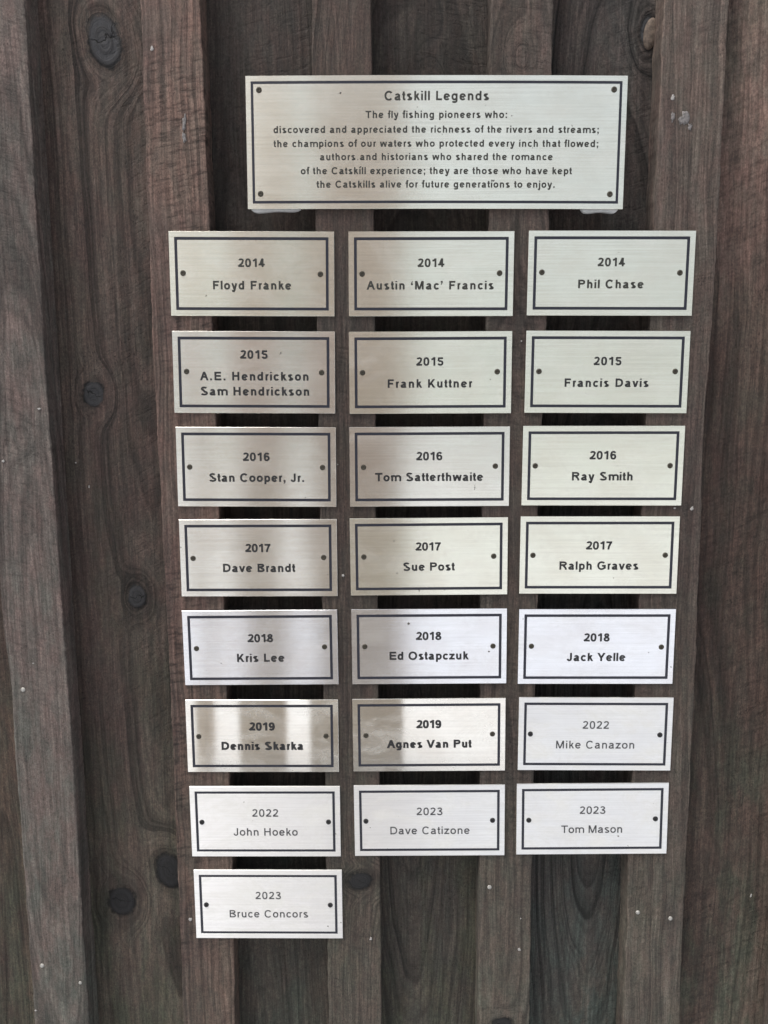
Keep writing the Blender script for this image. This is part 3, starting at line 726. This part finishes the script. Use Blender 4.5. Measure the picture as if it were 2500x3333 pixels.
M_SCO = flat_mat('dulled brass screw', (0.035, 0.030, 0.020), 0.6, 0.3, var=0.5, scale=2500)
M_SCN = flat_mat('blackened screw', (0.035, 0.035, 0.036), 0.35, 0.6, var=0.7, scale=2500)
M_PAD = flat_mat('white foam pad', (0.40, 0.40, 0.40), 0.7, var=0.1)

def screw_mesh(name, mat, cross):
    V, F = [], []
    nr, na = 9, 32
    for i in range(nr + 1):
        r = 0.00182 * i / nr
        for a in range(na):
            t = 2 * PI * a / na
            x, z = r * math.cos(t), r * math.sin(t)
            hgt = 0.0001 + 0.0006 * math.sqrt(max(0, 1 - (i / nr) ** 2 * 0.93))
            if i == nr: hgt = -0.0001
            if cross:
                if (abs(x) < 0.00026 and abs(z) < 0.00105) or (abs(z) < 0.00026 and abs(x) < 0.00105): hgt -= 0.0004
            else:
                if r < 0.0007: hgt -= 0.00035
            V.append((x, -hgt, z))
    for i in range(nr):
        for a in range(na):
            b = (a + 1) % na
            F.append((i * na + a, i * na + b, (i + 1) * na + b, (i + 1) * na + a))
    me = pymesh(name, V, F, not cross)
    me.materials.append(mat)
    return me
SCREW_O = screw_mesh('screw', M_SCO, False)
SCREW_N = screw_mesh('screw', M_SCN, True)

def rect_loop(hw, hh, y, nx):
    pts = [(-hw + 2 * hw * i / nx, y, hh) for i in range(nx + 1)]
    pts += [(hw - 2 * hw * i / nx, y, -hh) for i in range(nx + 1)]
    return pts                                  # clockwise seen from the front
def plate_meshes(W, H, th, inset, lw, nx, warp=None):
    hw, hh = W / 2, H / 2
    b = 0.00012; dp = 0.00022
    loops = [(hw, hh, 0.0), (hw, hh, -th + b), (hw - b, hh - b, -th), (hw - inset, hh - inset, -th),
             (hw - inset - 5e-5, hh - inset - 5e-5, -th + dp), (hw - inset - lw + 5e-5, hh - inset - lw + 5e-5, -th + dp),
             (hw - inset - lw, hh - inset - lw, -th)]
    V, F = [], []
    n = 2 * (nx + 1)
    for L in loops: V += rect_loop(*L, nx)
    for q in range(len(loops) - 1):
        for i in range(n):
            j = (i + 1) % n
            F.append((q * n + i, (q + 1) * n + i, (q + 1) * n + j, q * n + j))
    base = (len(loops) - 1) * n
    for i in range(nx):
        F.append((base + i, base + n - 1 - i, base + n - 2 - i, base + i + 1))
        F.append((i, i + 1, n - 2 - i, n - 1 - i))
    uv = [(v[0], v[2]) for v in V]
    if warp: V = [warp(v) for v in V]
    me = pymesh('plate', V, F)
    u = me.uv_layers.new(name='uv')
    for lp in me.loops: u.data[lp.index].uv = uv[lp.vertex_index]
    # dark line lying in the groove
    a, c = rect_loop(hw - inset - 8e-5, hh - inset - 8e-5, -th + 0.00012, nx), rect_loop(hw - inset - lw + 8e-5, hh - inset - lw + 8e-5, -th + 0.00012, nx)
    V2 = a + c
    F2 = [(i, n + i, n + (i + 1) % n, (i + 1) % n) for i in range(n)]
    if warp: V2 = [warp(v) for v in V2]
    return me, pymesh('border_line', V2, F2)

TH = 0.0011
plate_s, line_s = plate_meshes(0.1016, 0.05057, TH, 0.0034, 0.0018, 1)
def bend(v): return (v[0], v[1] - 0.0011 * (1 - (v[0] / 0.114) ** 2), v[2])
plate_b, line_b = plate_meshes(0.2281, 0.0763, TH, 0.0031, 0.0016, 28, bend)

LOOK = {  # material, text weight, text material, new screws
 '0': (M_OLD, 0.2, M_TXO, 0), '11': (M_OLD, 0.2122, M_TXO, 0), '12': (M_OLD, 0.2122, M_TXO, 0), '13': (M_OLD, 0.212, M_TXO, 0),
 '21': (M_MID, 0.2155, M_TXT, 0), '22': (M_OLD, 0.2125, M_TXT, 0), '23': (M_OLD, 0.212, M_TXT, 0),
 '31': (M_MID, 0.2152, M_TXT, 0), '32': (M_MID, 0.2152, M_TXT, 0), '33': (M_OLD, 0.212, M_TXT, 0),
 '41': (M_MID, 0.2155, M_TXT, 0), '42': (M_OLD, 0.212, M_TXT, 0), '43': (M_OLD, 0.212, M_TXT, 0),
 '51': (M_COOL, 0.2155, M_TXT, 0), '52': (M_COOL, 0.2155, M_TXT, 0), '53': (M_COOL, 0.2155, M_TXT, 0),
 '61': (M_GLO, 0.24, M_TXT, 0), '62': (M_GLO, 0.24, M_TXT, 0), '63': (M_NEW, 0.155, M_TXG, 1),
 '71': (M_NEW, 0.155, M_TXG, 1), '72': (M_NEW, 0.155, M_TXG, 1), '73': (M_NEW, 0.155, M_TXG, 1), '81': (M_NEW, 0.155, M_TXG, 1)}
LABEL = {
 '0': 'wide brushed metal plaque with seven lines of text and four corner screws, above the rest',
 '11': 'small brushed plaque dated 2014 at the left end of the top row of small plaques',
 '12': 'small 2014 plaque directly under the wide plaque, its name holding a nickname in quotes',
 '13': 'small pale plaque dated 2014 at the right end of the top row',
 '21': 'small plaque dated 2015 carrying two names, one above the other',
 '22': 'small plaque dated 2015 in the middle column, beside the plaque with two names',
 '23': 'small cream plaque dated 2015 in the right column with an unbroken pale face',
 '31': 'small plaque dated 2016 in the left column, its name ending in Jr.',
 '32': 'small plaque dated 2016 in the middle column with the longest surname of its row',
 '33': 'small plaque dated 2016 in the right column, between a 2015 and a 2017 plaque',
 '41': 'small brushed plaque dated 2017 in the left column',
 '42': 'small plaque dated 2017 in the middle column, the shortest name of its row',
 '43': 'small pale plaque dated 2017 in the right column',
 '51': 'small plaque dated 2018 in the left column with a pale streak at its left',
 '52': 'small plaque dated 2018 in the middle column, between two other 2018 plaques',
 '53': 'small bluish white plaque dated 2018 in the right column',
 '61': 'shiny plaque dated 2019 in heavy black letters in the left column',
 '62': 'plaque dated 2019 in heavy black letters in the middle column',
 '63': 'pale plaque dated 2022 in thin grey letters in the right column under a 2018 plaque',
 '71': 'pale plaque dated 2022 in thin letters in the left column, above the lowest plaque',
 '72': 'pale plaque dated 2023 at the foot of the middle column',
 '73': 'pale plaque dated 2023 at the foot of the right column',
 '81': 'lowest plaque of all, pale and dated 2023, alone in its row at the left'}
first = True
for key, ((px, pz, rt), lines, screws) in PLAQUES.items():
    mat, wt, tm, new = LOOK[key]
    big = key == '0'
    root = empty('large_plaque' if big else 'name_plaque', (px, 0.0 if not big else 0.0, pz))
    tr_ = random.Random(sum(map(ord, key)) * 7)
    amp = 0.0 if key in ('61', '62') else 0.006
    tx, tz = tr_.uniform(-amp, amp), tr_.uniform(-amp, amp)
    root.rotation_euler = (tx, -rt, tz)
    root.location.y = -0.0250 * abs(tx) - 0.050 * abs(tz)
    tag(root, LABEL[key], 'plaque', None if big else 'small engraved name plaques')
    po = bpy.data.objects.new('plate', (plate_b if big else plate_s).copy()); C.objects.link(po); po.parent = root
    po.data.materials.clear(); po.data.materials.append(mat)
    lo = bpy.data.objects.new('border_line', line_b if big else line_s); C.objects.link(lo); lo.parent = root
    if not lo.data.materials: lo.data.materials.append(M_LINE)
    y = -TH - 0.00005
    for q, (s, xl, xr, yb, cap) in enumerate(lines):
        nm = 'heading_text' if big and q == 0 else 'year_text' if (not big and q == 0) else 'verse_text' if big else 'name_text'
        link(nm, text_mesh(nm, s, xl, xr, yb, cap, wt, y, bend if big else None), tm, root)
    for q, (sx, sz) in enumerate(screws):
        so_ = bpy.data.objects.new('screw', SCREW_N if new else SCREW_O); C.objects.link(so_); so_.parent = root
        yy = -TH + 0.00002
        if big: yy = bend((sx * 1e-3, yy, 0))[1]
        so_.location = (sx * 1e-3, yy, sz * 1e-3)
        so_.rotation_euler = (random.Random(hash((px, q)) & 255).uniform(-.08, .08), random.Random(int(px * 1e5) + q).uniform(0, 3), 0)
    if big:
        for x0, x1 in ((-0.1125, -0.082), (0.089, 0.1118)):
            pts = []
            nseg = 20
            for i in range(nseg + 1):
                t = i / nseg
                dz = 0.0022 * min(1, (min(t, 1 - t) * 9) ** 0.5) * (0.85 + 0.15 * math.sin(t * 9))
                if x0 < 0: dz *= (1 - 0.45 * t)
                pts.append((x0 + (x1 - x0) * t, -0.0378 - dz))
            pts = [(x1, -0.022)] + pts[::-1] + [(x0, -0.022)]
            n = len(pts)
            V = [(x, 0.0002, z) for x, z in pts] + [(x, 0.0032, z) for x, z in pts]
            F = [tuple(range(n)), tuple(range(2 * n - 1, n - 1, -1))] + [(i, n + i, n + (i + 1) % n, (i + 1) % n) for i in range(n)]
            link('mounting_pad', pymesh('mounting_pad', V, F), M_PAD, root)

# ------------------------------------------------------------------ ground in front of the wall (seen only as a reflection in the metal)
k = NB('pale gravel and grass')
Pg = k.coord()
gv = k.noise(Pg, 60.0, 4.0, 0.7)
gs = k.noise(Pg, 3.0, 4.0, 0.6)
yg = k.sep(Pg)[1]
edge = k.ramp(k.math('ADD', yg, k.math('MULTIPLY', gs, 0.8)), -26.0, -24.0)
cg = k.mix(edge, (0.20, 0.25, 0.11, 1), (0.57, 0.585, 0.62, 1))
k.put(k.b.inputs['Base Color'], k.scale(cg, k.ramp(gv, 0.3, 0.7, 0.75, 1.2)))
k.b.inputs['Roughness'].default_value = 0.9
k.put(k.b.inputs['Normal'], k.bump(gv, 0.6, 0.01))
g = pymesh('ground', [(-60, -80, 0), (60, -80, 0), (60, 20, 0), (-60, 20, 0)], [(0, 1, 2, 3)])
tag(link('ground', g, k.m), kind='structure')

# three timber porch posts behind the camera; they make the upright bands in the metal
m_post = wood_mat('tan porch timber', (0.47, 0.40, 0.34), (0.43, 0.365, 0.31), (0.38, 0.34, 0.28), 51.0, 0.15, 0.1, 0.1, 0.2, 3.0, 1.45)
for x0, x1, lb in ((-0.615, -0.443, 'middle tan timber post opposite the wall, mirrored in the shiny left plaque'),
                   (-0.33, 0.042, 'widest tan timber post opposite the wall, mirrored in the middle plaques'),
                   (-0.79, -0.745, 'narrow tan timber post opposite the wall, leftmost of the three')):
    o = plank('porch_post', m_post, None, const(x0), const(x1), -2.64, 0.14, int(x1 * 100) + 500, [], (10, 30, 20), False, z1=2.9)
    tag(o, lb, 'post', 'porch posts')

# a mass of trees across the clearing, likewise seen only as the green in the metal
rs = np.random.RandomState(4)
n = 26000
cl = rs.rand(60, 3) * np.array([90, 6, 2.6]) + np.array([-45, -46, 0.4])
cl[:16] = rs.rand(16, 3) * np.array([14, 4, 13.0]) + np.array([-14, -44, 1.5])   # the taller trees
ci = rs.randint(0, 60, n)
off = rs.randn(n, 3); off /= np.linalg.norm(off, axis=1)[:, None]
P_ = cl[ci] + off * (1.9 * rs.rand(n, 1) ** 0.33) * np.array([1, .8, 1.0])
P_ = P_[P_[:, 2] > 0.1]; n = len(P_)
a = rs.randn(n, 3) * 0.12; b_ = rs.randn(n, 3) * 0.12
V = np.stack([P_ - a, P_ - b_, P_ + a, P_ + b_], 1).reshape(-1, 3)
me = bpy.data.meshes.new('distant_wood')
me.vertices.add(4 * n); me.vertices.foreach_set('co', V.astype(np.float32).ravel())
me.loops.add(4 * n); me.loops.foreach_set('vertex_index', np.arange(4 * n, dtype=np.int32))
me.polygons.add(n); me.polygons.foreach_set('loop_start', np.arange(n, dtype=np.int32) * 4)
me.polygons.foreach_set('loop_total', np.full(n, 4, np.int32)); me.update(calc_edges=True)
lf = flat_mat('leaf green', (0.17, 0.25, 0.09), 0.6, var=0.5, scale=0.8)
tag(link('distant_wood', me, lf), 'green wood across the clearing, mirrored in the plaques', 'trees', kind='stuff')
